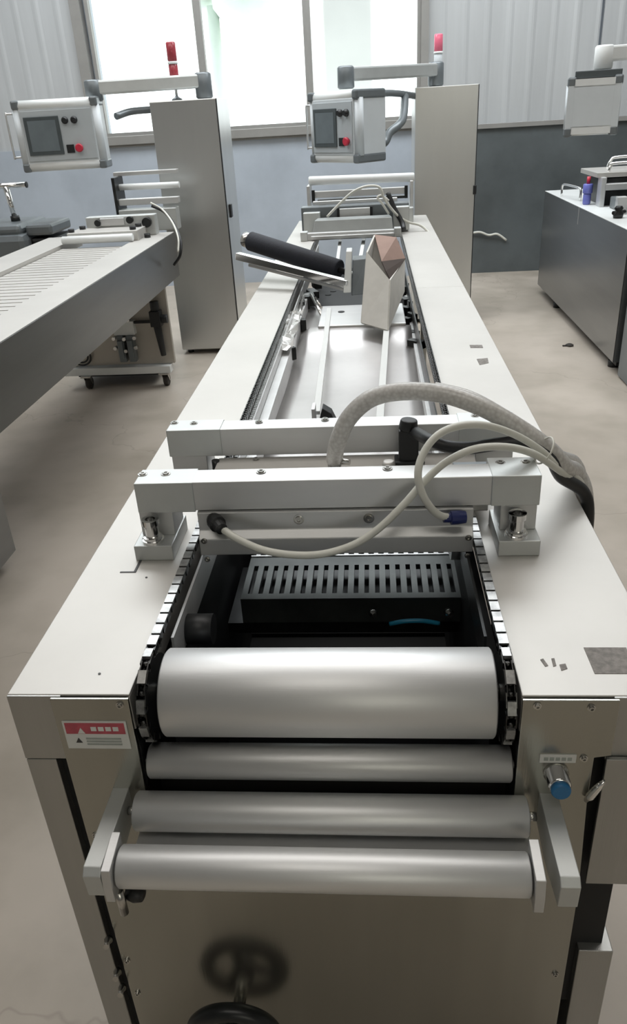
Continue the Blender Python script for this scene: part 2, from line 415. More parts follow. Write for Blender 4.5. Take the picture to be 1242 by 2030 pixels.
# front panel: U-shaped steel sheet carrying label, button, arms and handwheel
ytk = YE - 0.004
outline = [(-0.430, 0.10), (0.283, 0.10), (0.283, 0.60), (0.275, 0.78), (0.275, 0.862), (0.296, 0.866), (0.296, ZT - 0.002), (IR, ZT - 0.002), (IR, 0.72),
           (IL - 0.004, 0.72), (IL, ZT - 0.002), (-0.43, ZT - 0.002)]
fp = B().prism(outline, 'y', ytk - 0.003, ytk + 0.001).obj('front_panel', 'steelp', mc, 0.0008)
# side return of the opening
B().box(IL - 0.004, IL, YE, 1.0, 0.70, ZT - 0.062).obj('channel_wall', 'darkmetal', mc)
B().box(IR, IR + 0.004, YE, 1.0, 0.70, ZT - 0.062).obj('channel_wall', 'darkmetal', mc)
# legs
def leg(x0, x1, z1, y0=YE - 0.002, y1=YE + 0.05, zb=0.0):
    return B().box(x0, x1, y0, y1, zb, z1).obj('leg', 'steel', mc, 0.0015)
leg(-0.490, -0.447, 0.846)
leg(0.300, 0.352, 0.452)
leg(-0.489, -0.447, 0.9, 5.3, 5.35); leg(0.33, 0.371, 0.9, 5.3, 5.35)
B().box(-0.489, -0.484, YE + .06, 5.3, 0.12, 0.70).obj('side_panel', 'steel', mc)
B().box(0.366, 0.371, YE + .30, 5.3, 0.12, 0.70).obj('side_panel', 'steel', mc)
# right guard plate, bracket behind it and near-black box for the shaded opening
B().box(0.290, 0.358, YE - 0.010, YE - 0.004, 0.620, 0.862).obj('guard_plate', 'steel', mc, 0.001)
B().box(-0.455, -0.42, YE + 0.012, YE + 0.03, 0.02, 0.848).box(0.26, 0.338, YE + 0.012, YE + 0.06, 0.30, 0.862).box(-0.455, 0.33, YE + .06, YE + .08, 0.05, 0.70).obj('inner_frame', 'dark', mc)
B().lathe((0.272, YE - 0.012, 0.790), (0.25, -0.15, 0.8), [(0, 0.004), (0.012, 0.006), (0.035, 0.005), (0.05, 0.002)], 10).obj('latch', 'chrome', mc)
# screws on the front panel
b = B()
for x, z in ((-0.337, 0.949), (-0.437 + .02, 0.70), (0.196, 0.962 - .012), (0.262, 0.947), (0.262, 0.862), (-0.421, 0.40), (-0.418, 0.31), (0.268, 0.40), (-0.40, 0.17), (0.25, 0.17)):
    bolt(b, x, ytk - 0.003, z, (0, -1, 0), 0.0035, 0.004)
b.obj('screw', 'bolt', fp)
b = B()
for z in (0.46, 0.375, 0.33):
    b.lathe((-0.44, ytk - 0.004, z), (0.1, -1, 0.3), [(0, 0.006), (0.006, 0.007), (0.012, 0.004), (0.02, 0.005)], 10)
b.obj('latch', 'bolt', fp)
# warning label: white sticker with a red band
lz0, lz1, lx0, lx1 = 0.873, 0.921, -0.421, -0.334
lab = B().box(lx0, lx1, ytk - 0.0045, ytk - 0.0031, lz0, lz1).obj('warning_label', 'label', fp)
lab['label'] = 'white warning sticker with a red band'
B().box(lx0 + .003, lx1 - .003, ytk - .0052, ytk - .0045, 0.900, 0.9185).obj('label_band', 'redlabel', fp)
b = B()
b.prism([(-0.402, 0.901), (-0.392, 0.901), (-0.397, 0.911)], 'y', ytk - .0058, ytk - .0052)
for k in range(4): b.box(-0.383 + k * .010, -0.3755 + k * .010, ytk - .0058, ytk - .0052, .9055, .9125)
b.obj('label_print', 'label', fp, one=True)
b = B()
b.prism([(-0.408, 0.884), (-0.399, 0.884), (-0.4035, 0.8925)], 'y', ytk - .0052, ytk - .0045)
b.obj('label_print', 'ink', fp)
b = B()
for k in range(3): b.box(-0.393, -0.345, ytk - .0052, ytk - .0045, .880 + .005 * k, .8825 + .005 * k)
b.obj('label_print', 'labelgrey', fp, one=True)
# push button with its name plate
pl = B().box(0.206, 0.252, ytk - .0050, ytk - .0031, 0.855, 0.868).obj('name_plate', 'label', fp)
b = B()
for k in range(5): b.box(0.211 + .0075 * k, 0.2165 + .0075 * k, ytk - .0056, ytk - .005, 0.859, 0.8645)
b.obj('plate_print', 'labelgrey', fp, one=True)
B().lathe((0.229, ytk - .003, 0.836), (0, -1, 0.0), [(0, 0.0165), (0.004, 0.0165), (0.006, 0.0145), (0.024, 0.0145), (0.026, 0.0125)], 28).obj('button_collar', 'chrome', fp)
B().lathe((0.229, ytk - .029, 0.836), (0, -1, 0.0), [(0, 0.0125), (0.006, 0.0128), (0.009, 0.011)], 28).obj('push_button', 'blue', fp)
# handwheel on the lower front panel
hx, hz, hy = -0.243, 0.300, ytk - 0.060
hw = B().torus((hx, hy, hz), (0, 1, 0), 0.0665, 0.014, 56, 14).obj('handwheel', 'handwheel', mc)
B().cyl((hx, ytk - .003, hz), (hx, hy - 0.026, hz), 0.0105, 20).obj('spindle', 'bolt', hw)
b = B()
b.lathe((hx, hy + .018, hz), (0, -1, 0), [(0, .018), (0.02, .022), (0.03, .019)], 24)
for k in range(3):
    a = PI / 2 + k * 2 * PI / 3 + .35
    b.cyl((hx + .015 * math.cos(a), hy, hz + .015 * math.sin(a)), (hx + .066 * math.cos(a), hy, hz + .066 * math.sin(a)), 0.0095, 12, r1=0.008)
b.obj('spoke', 'handwheel', hw)
# the two roller arms
for sgn, xo, xi in ((-1, -0.374, -0.351), (1, 0.235, 0.211)):
    x0, x1 = min(xo, xi), max(xo, xi)
    arm = B().prism([(0.746, 0.797), (0.746, 0.745), (0.69, 0.737), (0.613, 0.750), (0.611, 0.788), (0.620, 0.797)], 'x', x0, x1).obj('roller_arm', 'cast', mc, 0.0012)
# rollers: (y, z, r, x0, x1)
def roller(y, z, r, x0, x1, nm, parent, mt='alu', sr=0.006, ext=0.012):
    o = B().cyl((x0, y, z), (x1, y, z), r, 96, bevel=0.002).obj(nm, mt, parent)
    B().cyl((x0 - ext, y, z), (x0, y, z), sr, 20).cyl((x1, y, z), (x1 + ext, y, z), sr, 20).obj('shaft', 'bolt', o)
    return o
DY, DZ, DR = 0.806, 0.918, 0.060
roller(DY, DZ, DR, -0.291, 0.150, 'drive_drum', mc, 'alu', 0.012)
roller(0.766, 0.829, 0.0245, -0.320, 0.174, 'guide_roller', mc, 'bar')
roller(0.722, 0.779, 0.0265, -0.336, 0.192, 'guide_roller', mc)
roller(0.640, 0.772, 0.0265, -0.336, 0.180, 'guide_roller', mc)
B().box(-0.335, 0.197, 0.668, 0.690, 0.743, 0.7465).box(-0.335, .197, .690, .7455, .7435, .7465).obj('deflector_plate', 'bar', mc)
# end clamps of the front roller
for x0, x1 in ((-0.3495, -0.338), (0.182, 0.194)):
    c = B().prism([(0.665, 0.806), (0.612, 0.798), (0.608, 0.770), (0.608, 0.745), (0.63, 0.745), (0.66, 0.76)], 'x', x0, x1).obj('bearing_clamp', 'bar', mc, 0.001)
B().lathe((-0.335, 0.640, 0.722), (1, -.2, 0), [(0, .010), (.012, .012), (.022, .009), (.024, .004)], 16).obj('clamp_knob', 'black', mc)
B().cyl((-0.339, 0.625, 0.70), (-0.339, 0.625, 0.745), 0.006, 12).obj('clamp_pin', 'bolt', mc)
# dark inside: near-black walls carry its shade in their colour
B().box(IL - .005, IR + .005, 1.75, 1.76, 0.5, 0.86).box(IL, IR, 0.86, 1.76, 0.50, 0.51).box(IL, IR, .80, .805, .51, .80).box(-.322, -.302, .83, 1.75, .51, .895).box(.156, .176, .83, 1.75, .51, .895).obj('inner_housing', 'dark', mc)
B().cyl((-0.30, 0.955, 0.915), (-0.255, 0.955, 0.915), 0.024, 24).obj('tension_wheel', 'black', mc)
# chains
def chain_path():
    P = []
    yb = 4.4
    r = DR + 0.000
    y = yb
    z0 = DZ + r
    while y > DY: P.append((y, z0)); y -= 0.0127
    n = int(PI * r / 0.0127)
    for k in range(n + 1):
        a = PI / 2 + PI * k / n
        P.append((DY + r * math.cos(a), DZ + r * math.sin(a)))
    y = DY + .0127
    while y < 1.6: P.append((y, DZ - r)); y += 0.0127
    return P
def chain(xc):
    P = chain_path(); b = B(); hw_ = 0.0062
    for i in range(len(P) - 1):
        (y0, z0), (y1, z1) = P[i], P[i + 1]
        b.cyl((xc - hw_ + .002, y0, z0), (xc + hw_ - .002, y0, z0), 0.0042, 8)
        d = Vector((0, y1 - y0, z1 - z0)); L = d.length; d.normalize(); n = Vector((1, 0, 0)).cross(d)
        off = hw_ if i % 2 else hw_ - 0.0016
        for s_ in (-1, 1):
            c0 = Vector((xc + s_ * off, y0, z0)) - d * .003; c1 = Vector((xc + s_ * off, y1, z1)) + d * .003
            t = Vector((0.0007, 0, 0)); h = n * 0.005
            b.hexa([c0 - t - h, c0 + t - h, c0 + t + h, c0 - t + h, c1 - t - h, c1 + t - h, c1 + t + h, c1 - t + h])
    return b.obj('roller_chain', 'chain', mc, one=True)
chain(-0.3105); chain(0.1655)
# black film clips carried by the chains on the drum ends, plus chain sprocket discs
def clips(xc):
    b = B(); n = 7
    for k in range(n):
        a = PI * (0.30 + 0.19 * k)
        c = Vector((xc, DY + (DR + .004) * math.cos(a), DZ + (DR + .004) * math.sin(a)))
        rot = Matrix.Rotation(a - PI / 2, 3, 'X')
        b.box(c.x - .0055, c.x + .0055, c.y - .009, c.y + .009, c.z - .003, c.z + .003, rot)
    y = DY + 0.03
    while y < 1.35:
        b.box(xc - .0065, xc + .0065, y - .0105, y + .0105, DZ + DR + .004, DZ + DR + .007); y += 0.0254
    return b
clips(-0.3105).obj('film_clip', 'clip', mc); clips(0.1655).obj('film_clip', 'clip', mc)
B().cyl((-0.3165, DY, DZ), (-0.3045, DY, DZ), DR - .006, 40).obj('sprocket', 'darkmetal', mc)
B().cyl((0.1595, DY, DZ), (0.1715, DY, DZ), DR - .006, 40).obj('sprocket', 'darkmetal', mc)
B().cyl((0.135, 1.235, 0.905), (0.155, 1.235, 0.905), 0.035, 32).obj('idler_disc', 'bar', mc)
# chain guide rails along the tray
B().box(IL + .001, IL + .004, 1.50, 4.5, ZT - .03, ZT + .004).box(-0.300, -0.296, 0.88, 4.5, .90, .955).obj('chain_rail', 'bar', mc)
B().box(IR - .004, IR - .001, 1.50, 4.5, ZT - .03, ZT + .004).box(0.148, 0.152, 0.88, 4.5, .90, .955).obj('chain_rail', 'darkmetal', mc)
# slotted grate (bars with gaps between)
gz, gy0, gy1, gx0, gx1 = 0.80, 1.205, 1.36, -0.262, 0.158
b = B()
b.box(gx0, gx1, gy0, gy0 + .018, gz - .012, gz); b.box(gx0, gx1, gy1 - .035, gy1, gz - .012, gz)
k = 0; x = gx0
while x < gx1 - .005:
    b.box(x, x + 0.0115, gy0 + .018, gy1 - .035, gz - .012, gz); x += 0.0205
b.box(gx0, gx1, gy0, gy0 + .004, gz - .055, gz - .012)
gr = b.obj('slotted_grate', 'grate', mc)
b = B(); x = gx0 + .01
while x < gx1 - .01:
    b.box(x, x + 0.009, gy1 + .004, gy1 + .03, gz - .012, gz + .002); x += 0.0205
b.box(gx0, gx1, gy1 + .03, gy1 + .05, gz - .02, gz + .003).box(gx0, gx1, gy1, gy1 + .004, gz - .012, gz + .002)
b.obj('slotted_grate', 'bar', mc)
B().box(gx0 - .03, gx1 + .002, gy0 + .0, gy1 + .05, gz - .08, gz - .056).obj('grate_bed', 'darkmetal', mc)
b = B()
b.tube([at(772, 1237, y=1.17), at(800, 1232, y=1.165), at(835, 1231, y=1.165), at(870, 1236, y=1.17)], 0.0045, 10)
b.obj('air_hose', 'bluetube', mc)
b = B()
for u, v in ((737, 1214), (886, 1213)):
    p = at(u, v, y=1.185); b.lathe(p, (0.3, -1, 0.3), [(0, .008), (.012, .008), (.014, .005), (.02, .005)], 14)
b.obj('air_fitting', 'bolt', mc)

# ---- clamp beams
def clamp_beam(y0, y1, xl, xr, zb, zt, name='cross_beam'):
    return B().box(xl, xr, y0, y1, zb, zt).obj(name, 'bar', mc, 0.0015)
b1 = clamp_beam(1.115, 1.165, -0.398, 0.262, 1.040, 1.092)
b1r = B().box(0.185, 0.262, 1.112, 1.185, 1.040, 1.0935).obj('beam_end_block', 'cast', mc, 0.0015)
B().box(-0.398, -0.30, 1.113, 1.170, 1.038, 1.0925).obj('beam_end_block', 'cast', mc, 0.0015)
b = B()
for x, y in ((-0.392, 1.15), (-0.352, 1.15), (-0.19, 1.15), (0.205, 1.165), (0.245, 1.165), (0.02, 1.152)):
    bolt(b, x, y, 1.0925, r=0.0055, h=.003)
b.obj('bolt', 'bolt', b1)
for x0, x1 in ((-0.408, -0.342), (0.197, 0.264)):
    B().box(x0, x1, 1.088, 1.20, ZT, ZT + .028).obj('foot_block', 'cast', mc, 0.0015)
    B().box(x0 + .006, x1 - .002, 1.126, 1.190, ZT + .028, 1.04).obj('post', 'bar', mc, 0.0015)
    b = B(); xc = (x0 + x1) / 2 - .003
    b.lathe((xc, 1.107, ZT + .028), (0, 0, 1), [(0, .0185), (.005, .0185), (.0055, .016), (.010, .016), (.0105, .0115), (.030, .0115), (.032, .0145), (.042, .0145), (.042, .0085), (.033, .008)], 24, False)
    b.obj('socket_bolt', 'chrome', mc)
# sealing head under the front beam
hd = B().prism([(1.118, 1.038), (1.112, 1.036), (1.112, 1.004), (1.100, 0.992), (1.100, 0.962), (1.118, 0.955), (1.17, 0.955), (1.17, 1.038)], 'x', -0.298, 0.158).obj('sealing_head', 'bar', mc, 0.0012)
b = B()
for x in (-0.128, -0.012): bolt(b, x, 1.112, 1.022, (0, -1, 0), .006, .004)
for x, z in ((-0.289, .998), (-0.288, .962), (0.150, .997), (0.150, .963)): bolt(b, x, 1.100, z - .008, (0, -1, 0), .0035, .004)
b.obj('screw', 'bolt', hd)
# second beam, mould plate between
b2 = clamp_beam(1.420, 1.470, -0.418, 0.275, 1.006, 1.064)
B().box(-0.420, -0.31, 1.417, 1.475, 1.008, 1.0655).obj('beam_end_block', 'cast', mc, 0.0015)
B().box(0.165, 0.276, 1.417, 1.475, 1.008, 1.0655).obj('beam_end_block', 'cast', mc, 0.0015)
b = B()
for x, y in ((-0.412, 1.46), (-0.37, 1.455), (-0.235, 1.455), (-.10, 1.457), (0.2, 1.455), (0.26, 1.455)): bolt(b, x, y, 1.0655, r=.0055, h=.003)
b.obj('bolt', 'bolt', b2)
for x0, x1 in ((-0.418, -0.345), (0.20, 0.274)):
    B().box(x0, x1, 1.425, 1.50, ZT, 1.006).obj('post', 'bar', mc, 0.0015)
mp = B().box(-0.318, 0.195, 1.20, 1.418, 0.985, 1.003).box(-0.305, .17, 1.20, 1.418, .955, .985).obj('mould_plate', 'plate', mc, 0.0015)
B().cyl((-0.322, 1.40, .965), (-0.322, 1.40, 1.006), .008, 14).obj('guide_post', 'darkmetal', mc)
b = B()
for x, y in ((-0.24, 1.405), (0.075, 1.27), (0.11, 1.24), (0.04, 1.22)): bolt(b, x, y, 1.003, r=.005, h=.004)
b.obj('screw', 'bolt', mp)
B().box(0.145, 0.215, 1.27, 1.33, 1.003, 1.022).obj('sensor_block', 'greyeq', mc, 0.002)
B().lathe(at(770, 925, z=1.004), (0, 0, 1), [(0, .012), (.006, .013), (.012, .009)], 18).obj('round_nut', 'plate', mc)

# ---- hoses and cables: each can be pulled out of its fitting
ph = at(663, 930, z=1.003)
ft = B().lathe(ph, (0, 0, 1), [(0, .013), (.010, .013), (.0105, .010), (.022, .010), (.023, .013), (.034, .013)], 18).cyl(ph + Vector((.008, -.006, .02)), ph + Vector((.03, -.014, .02)), .006, 12)
ft.obj('hose_fitting', 'bolt', mc)
solp = at(808, 915, z=1.003)
so = B().box(solp.x - .018, solp.x + .020, solp.y - .012, solp.y + .016, 1.003, 1.072).cyl(solp + Vector((0, 0, .068)), solp + Vector((.002, 0, .088)), .019, 20, r1=.016).box(solp.x - .026, solp.x + .032, solp.y - .018, solp.y + .022, 1.003, 1.010)
so = tag(so.obj('air_valve', 'black', bevel=.003), 'black air valve with a knob standing behind the front clamp beam', 'valve')
Zx = 1.0
def path(*q): return [at(u, v, y=y) for u, v, y in q]
hose = B().tube([ph + Vector((0, 0, .02))] + path((668, 880, 1.30), (690, 830, 1.30), (735, 790, 1.30), (800, 776, 1.29), (880, 782, 1.27), (960, 810, 1.25), (1030, 850, 1.24), (1085, 890, 1.235), (1118, 925, 1.25))+ [Vector((.372, 1.32, 1.0)), Vector((.392, 1.32, .955)), Vector((.398, 1.32, .88)), Vector((.395, 1.33, .80))], 0.0160, 14)
tag(hose.obj('air_hose', 'hose'), 'thick braided clear hose arching from the mould plate over the right cover', 'hose')
hose2 = B().tube(path((860, 772, 1.31), (930, 790, 1.29), (1000, 828, 1.27), (1060, 868, 1.26), (1105, 905, 1.28))+ [Vector((.378, 1.36, 1.0)), Vector((.395, 1.36, .955)), Vector((.40, 1.36, .88)), Vector((.395, 1.36, .80))], 0.0135, 14)
tag(hose2.obj('air_hose', 'hose'), 'second braided hose bundled behind the arching one at the right edge', 'hose')
pc = at(432, 1042, y=1.095)
con = B().lathe(pc + Vector((-.012, .018, .004)), (0.65, -1, -.1), [(0, .011), (.008, .014), (.022, .0145), (.024, .011), (.038, .010), (.040, .006)], 14, False)
con = con.obj('cable_plug', 'black', mc)
con2 = B().lathe(at(922, 1025, y=1.096), (-1, -0.15, 0.05), [(0, .010), (.012, .0115), (.024, .0115), (.025, .008), (.036, .0075)], 16, False)
con2.obj('cable_plug', 'navy', mc)
c1 = B().tube([pc + Vector((.006, -.008, 0))] + path((470, 1068, 1.07), (520, 1090, 1.06), (580, 1100, 1.055), (640, 1098, 1.055), (700, 1080, 1.06), (750, 1048, 1.07), (800, 1000, 1.085), (840, 955, 1.10), (885, 915, 1.11), (940, 890, 1.12), (1000, 886, 1.14), (1050, 897, 1.16), (1090, 920, 1.20))+ [Vector((.368, 1.28, .99)), Vector((.384, 1.28, .955)), Vector((.388, 1.28, .88)), Vector((.385, 1.29, .80))], 0.0063, 10)
tag(c1.obj('signal_cable', 'cable'), 'ivory cable sagging below the front clamp beam from the black plug', 'cable')
c2 = B().tube(path((896, 1026, 1.094), (868, 1020, 1.085), (842, 990, 1.075), (828, 945, 1.08), (838, 900, 1.10), (868, 862, 1.12), (912, 844, 1.14), (965, 844, 1.16), (1020, 862, 1.18), (1070, 892, 1.20), (1102, 922, 1.225))+ [Vector((.372, 1.295, .995)), Vector((.386, 1.295, .955)), Vector((.39, 1.295, .88)), Vector((.387, 1.30, .80))], 0.0062, 10)
tag(c2.obj('signal_cable', 'cable'), 'ivory cable looping up high from the navy plug in front of the beam', 'cable')
c3 = B().tube(path((820, 855, solp.y), (850, 872, 1.27), (885, 885, 1.25), (930, 888, 1.235), (990, 880, 1.23), (1040, 880, 1.225), (1090, 910, 1.225), (1112, 945, 1.245)) + [Vector((.374, 1.27, .985)), Vector((.388, 1.27, .94)), Vector((.39, 1.27, .85))], 0.0115, 12)
tag(c3.obj('power_cable', 'black'), 'thick black cable lying behind the ivory loops', 'cable')
zt_ = B().torus(at(1078, 893, y=1.205), (0.8, .1, -.45), 0.024, 0.0016, 32, 6)
tag(zt_.obj('cable_tie', 'cable'), 'thin pale cable tie around the hose bundle', 'cable tie')

# ---- forming tray behind the second beam
b = B()
nx, ny = 10, 40; V = []
for j in range(ny + 1):
    y = 1.60 + (3.35 - 1.60) * j / ny
    row = []
    for i in range(nx + 1):
        x = -0.272 + 0.41 * i / nx
        z = 0.872 + 0.012 * math.sin(y * 5.2 + x * 4) * math.exp(-((y - 2.5) ** 2)) + (0.035 * math.exp(-((y - 2.78) / .10) ** 2) if abs(x + .06) < .2 else 0)
        row.append(b.bm.verts.new((x, y, z)))
    V.append(row)
for j in range(ny):
    for i in range(nx):
        f = b.bm.faces.new([V[j][i], V[j][i + 1], V[j + 1][i + 1], V[j + 1][i]]); f.smooth = True
tr = b.obj('forming_tray', 'tray', mc)
md = tr.modifiers.new('thick', 'SOLIDIFY'); md.thickness = 0.004; md.offset = -1
B().box(-.295, -.272, 1.55, 3.35, .86, .925).obj('tray_edge', 'bar', mc)
B().box(.138, .150, 1.55, 3.35, .86, .90).obj('tray_edge', 'bar', mc)
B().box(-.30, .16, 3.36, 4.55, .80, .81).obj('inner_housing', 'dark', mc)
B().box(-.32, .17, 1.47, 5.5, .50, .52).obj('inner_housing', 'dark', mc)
# two long tie bars over the tray
def rodp(u0, v0, u1, v1, z, wd, nm):
    a, c = at(u0, v0, z=z), at(u1, v1, z=z)
    d = (c - a).normalized(); s_ = Vector((d.y, -d.x, 0)) * wd; h = Vector((0, 0, .010))
    return B().hexa([a - s_ - h, a + s_ - h, c + s_ - h, c - s_ - h, a - s_, a + s_, c + s_, c - s_]).obj(nm, 'white', mc, .001)
rodp(627, 815, 652, 610, .93, .009, 'tie_bar'); rodp(752, 835, 770, 590, .93, .010, 'tie_bar')
rodp(668, 520, 675, 466, .93, .009, 'tie_bar'); rodp(712, 520, 722, 466, .93, .010, 'tie_bar')
p = at(633, 828, z=.925)
B().box(p.x - .018, p.x - .010, p.y - .02, p.y + .03, .88, .955).obj('tie_bar_clamp', 'bar', mc)
B().prism([(p.x - .005, .90), (p.x + .045, .90), (p.x + .03, .935), (p.x + .008, .95)], 'y', p.y, p.y + .04).obj('tie_bar_clamp', 'black', mc, .002)
# raised die plate with holes, side clutter
p = at(720, 640, z=.93)
dp = B().box(-.20, .12, 2.78, 3.10, .885, .925).obj('die_plate', 'bar', mc, .004)
b = B()
for u, v in ((676, 618), (660, 577), (650, 584)):
    q = at(u, v, z=.926); b.cyl(q - Vector((0, 0, .002)), q + Vector((0, 0, .001)), .013, 20)
b.obj('die_hole', 'dark', dp)
b = B()
for u0, v0, u1, v1, r in ((600, 590, 590, 640, .008), (617, 585, 640, 630, .007), (625, 590, 636, 610, .006), (576, 620, 565, 650, .006)):
    b.cyl(at(u0, v0, z=.94), at(u1, v1, z=.91), r, 12)
b.obj('guide_pin', 'bolt', mc)
random.seed(8)
b = B()
for k in range(26):
    y = 2.5 + random.random() * 1.7; x = -0.29 + random.random() * 0.03 + (0.41 if k % 2 else 0)
    s_ = .008 + random.random() * .014
    b.box(x - s_, x + s_, y - s_ * 2, y + s_ * 2, .88, .90 + random.random() * .04, Matrix.Rotation(random.random(), 3, 'Z'))
b.obj('chain_guide_block', 'darkmetal', mc, .002)
# strip of bare chain and crumpled film at the left of the tray
b = B(); y = 1.52
while y < 2.6:
    for dx in (0, .011):
        b.box(-.318 + dx, -.311 + dx, y, y + .007, .9555, .9605)
    y += .0125
b.obj('chain_strip', 'cast', mc, one=True)
b = B(); V = []
for j in range(16):
    y = 2.42 + .5 * j / 15; r_ = []
    for i in range(5):
        x = -.315 + .05 * i / 4 + random.uniform(-.006, .006); r_.append(b.bm.verts.new((x, y, .945 + random.uniform(-.008, .016))))
    V.append(r_)
for j in range(15):
    for i in range(4): b.bm.faces.new([V[j][i], V[j][i + 1], V[j + 1][i + 1], V[j + 1][i]])
fo = b.obj('plastic_film', 'film'); md = fo.modifiers.new('thick', 'SOLIDIFY'); md.thickness = .0015
tag(fo, 'crumpled clear film scrap caught beside the left chain of the tray', 'plastic film')

# ---- stripped roller bracket lying across the tray
br = root('spare_roller_bracket', (-0.16, 3.22, .93), 'loose bracket with chrome rod and black sleeve lying tilted across the machine', 'bracket')
r0, r1 = at(470, 507, y=3.42), at(690, 563, y=3.17)
dr = (r1 - r0).normalized()
upv = Vector((0, 0, 1)); sd = dr.cross(upv).normalized(); up2 = sd.cross(dr)
def beam(b, a, c, wd, ht):
    s_ = sd * wd; h = up2 * ht
    b.hexa([a - s_ - h, a + s_ - h, a + s_ + h, a - s_ + h, c - s_ - h, c + s_ - h, c + s_ + h, c - s_ + h])
b = B(); beam(b, r0, r1, .016, .015); b.obj('bright_bar', 'chrome', br, .004)
b = B(); o_ = up2 * -.027 + sd * -.006; beam(b, r0 + dr * .06 + o_, r1 + o_, .008, .006); b.obj('lower_bar', 'bar', br, .002)
s0, s1 = at(496, 478, y=3.62), at(672, 535, y=3.36)
ds = (s1 - s0).normalized()
B().cyl(s0, s1, .042, 28, bevel=.004).obj('black_sleeve', 'blackfab', br)
B().cyl(s0 - ds * .035, s0, .033, 20, bevel=.003).cyl(s1, s1 + ds * .16, .013, 16).obj('shaft', 'bolt', br)
e0 = at(692, 500, y=3.26); e1 = at(690, 572, y=3.18)
B().hexa([e1 + Vector(q) for q in ((-.02, -.035, -.01), (.012, -.035, -.01), (.012, .05, -.01), (-.02, .05, -.01))] +
         [e0 + Vector(q) for q in ((-.012, -.035, .01), (.012, -.035, .01), (.012, .05, .01), (-.012, .05, .01))]).obj('end_plate', 'cast', br, .003)
B().hexa([e1 + Vector(q) for q in ((.012, .0, -.03), (.10, .02, -.03), (.10, .10, -.03), (.012, .10, -.03))] +
         [e0 + Vector(q) for q in ((.012, .0, -.03), (.07, .02, -.03), (.07, .10, -.03), (.012, .10, -.03))]).obj('motor_block', 'greyeq', br, .004)
# ---- pale open carton standing in the tray
cb = root('carton', (0.03, 2.75, .90), 'pale upright carton with a torn brown flap standing in the tray', 'carton')
A0, A1 = at(716, 640, y=2.72), at(768, 655, y=2.66)
A2, A3 = at(800, 578, y=2.98), at(730, 560, y=3.02)
T0, T1 = at(727, 500, y=2.88), at(772, 555, y=2.78)
T2, T3 = at(801, 512, y=3.08), at(742, 466, y=3.20)
def panel(b, q, t):
    n = (q[1] - q[0]).cross(q[3] - q[0]).normalized() * t
    b.hexa([p_ - n for p_ in q] + [p_ + n for p_ in q])
b = B(); panel(b, [A0, A1, T1, T0], .003); panel(b, [A1, A2, T2, T1], .003); panel(b, [A0, A3, T3, T0], .003); panel(b, [A3, A2, T2, T3], .003)
panel(b, [A0, A1, A2, A3], .003)
b.obj('carton_wall', 'carton', cb)
q0, q1, q2, q3 = at(742, 466, y=3.20), at(785, 471, y=3.16), at(803, 513, y=3.07), at(756, 519, y=2.93)
b = B(); panel(b, [q0, q1, q2, q3], .002); b.obj('torn_flap', 'card', cb)
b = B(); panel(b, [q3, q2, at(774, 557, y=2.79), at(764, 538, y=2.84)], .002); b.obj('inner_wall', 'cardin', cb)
# ---- far die station
st = B()
fy = 4.75
P = lambda u, v, y=fy: at(u, v, y=y)
B().box(-.37, .155, 4.62, 4.66, ZT + .0, 1.0).box(-.345, .13, 4.60, 4.62, .965, .985).obj('die_station_base', 'bar', mc, .003)
B().hexa([Vector(q) for q in ((-.345, 4.66, .97), (.13, 4.66, .97), (.12, 4.76, .97), (-.335, 4.76, .97), (-.325, 4.69, 1.06), (.12, 4.69, 1.06), (.11, 4.80, 1.06), (-.315, 4.80, 1.06))]).obj('die_plate', 'grate2', mc, .004)
for x in (-.385, .15): B().box(x - .02, x + .02, 4.60, 4.66, ZT, ZT + .05).obj('foot_block', 'cast', mc, .003)
B().box(-.415, .225, 4.86, 4.95, .97, 1.115).obj('station_block', 'greyeq', mc, .006)
B().box(-.40, -.30, 4.80, 4.86, .97, 1.09).box(.13, .225, 4.80, 4.86, .97, 1.10).obj('station_block', 'cast', mc, .004)
B().box(-.19, .0, 4.84, 4.862, 1.045, 1.10).box(-.35, .16, 4.96, 5.0, 1.115, 1.135).obj('name_board', 'bar', mc, .003)
B().box(-.20, -.185, 4.835, 4.87, 1.04, 1.105).box(-.005, .01, 4.835, 4.87, 1.04, 1.105).obj('hinge', 'dark', mc)
# upper film unwind frame
fr = B().box(-.405, -.385, 5.25, 5.45, .96, 1.20).box(.25, .27, 5.25, 5.45, .96, 1.20).obj('film_frame', 'bar', mc, .003)
B().cyl((-.395, 5.33, 1.225), (.28, 5.33, 1.215), .027, 32, bevel=.006).obj('film_roller', 'white', mc)
B().box(-.36, .235, 5.27, 5.31, 1.125, 1.165).obj('cross_beam', 'bar', mc, .003)
B().box(-.375, -.355, 5.25, 5.27, 1.10, 1.175).box(.215, .235, 5.25, 5.27, 1.10, 1.175).box(-.34, .22, 5.26, 5.30, 1.10, 1.115).obj('frame_bracket', 'darkmetal', mc, .002)
B().box(-.33, .20, 5.20, 5.25, 1.055, 1.08).box(-.33, -.28, 5.15, 5.2, 1.06, 1.10).obj('cross_beam', 'bar', mc, .003)
B().box(-.39, .27, 5.20, 5.50, .962, 1.05).obj('station_block', 'cast', mc, .006)
c4 = B().tube(path((648, 430, 4.74), (672, 405, 4.74), (700, 380, 4.72), (728, 369, 4.72), (752, 372, 4.72), (762, 395, 4.73), (785, 425, 4.76), (808, 440, 4.8), (835, 448, 4.8), (856, 470, 4.75), (866, 495, 4.7)), .0075, 8)
tag(c4.obj('signal_cable', 'cable'), 'white cable bent in an inverted V over the far die station', 'cable')
c5 = B().tube(path((770, 424, 4.74), (758, 405, 4.72), (748, 392, 4.72), (756, 388, 4.73), (770, 398, 4.74)), .0065, 8)
tag(c5.obj('signal_cable', 'cable'), 'short white cable hooked at the right of the far die station', 'cable')
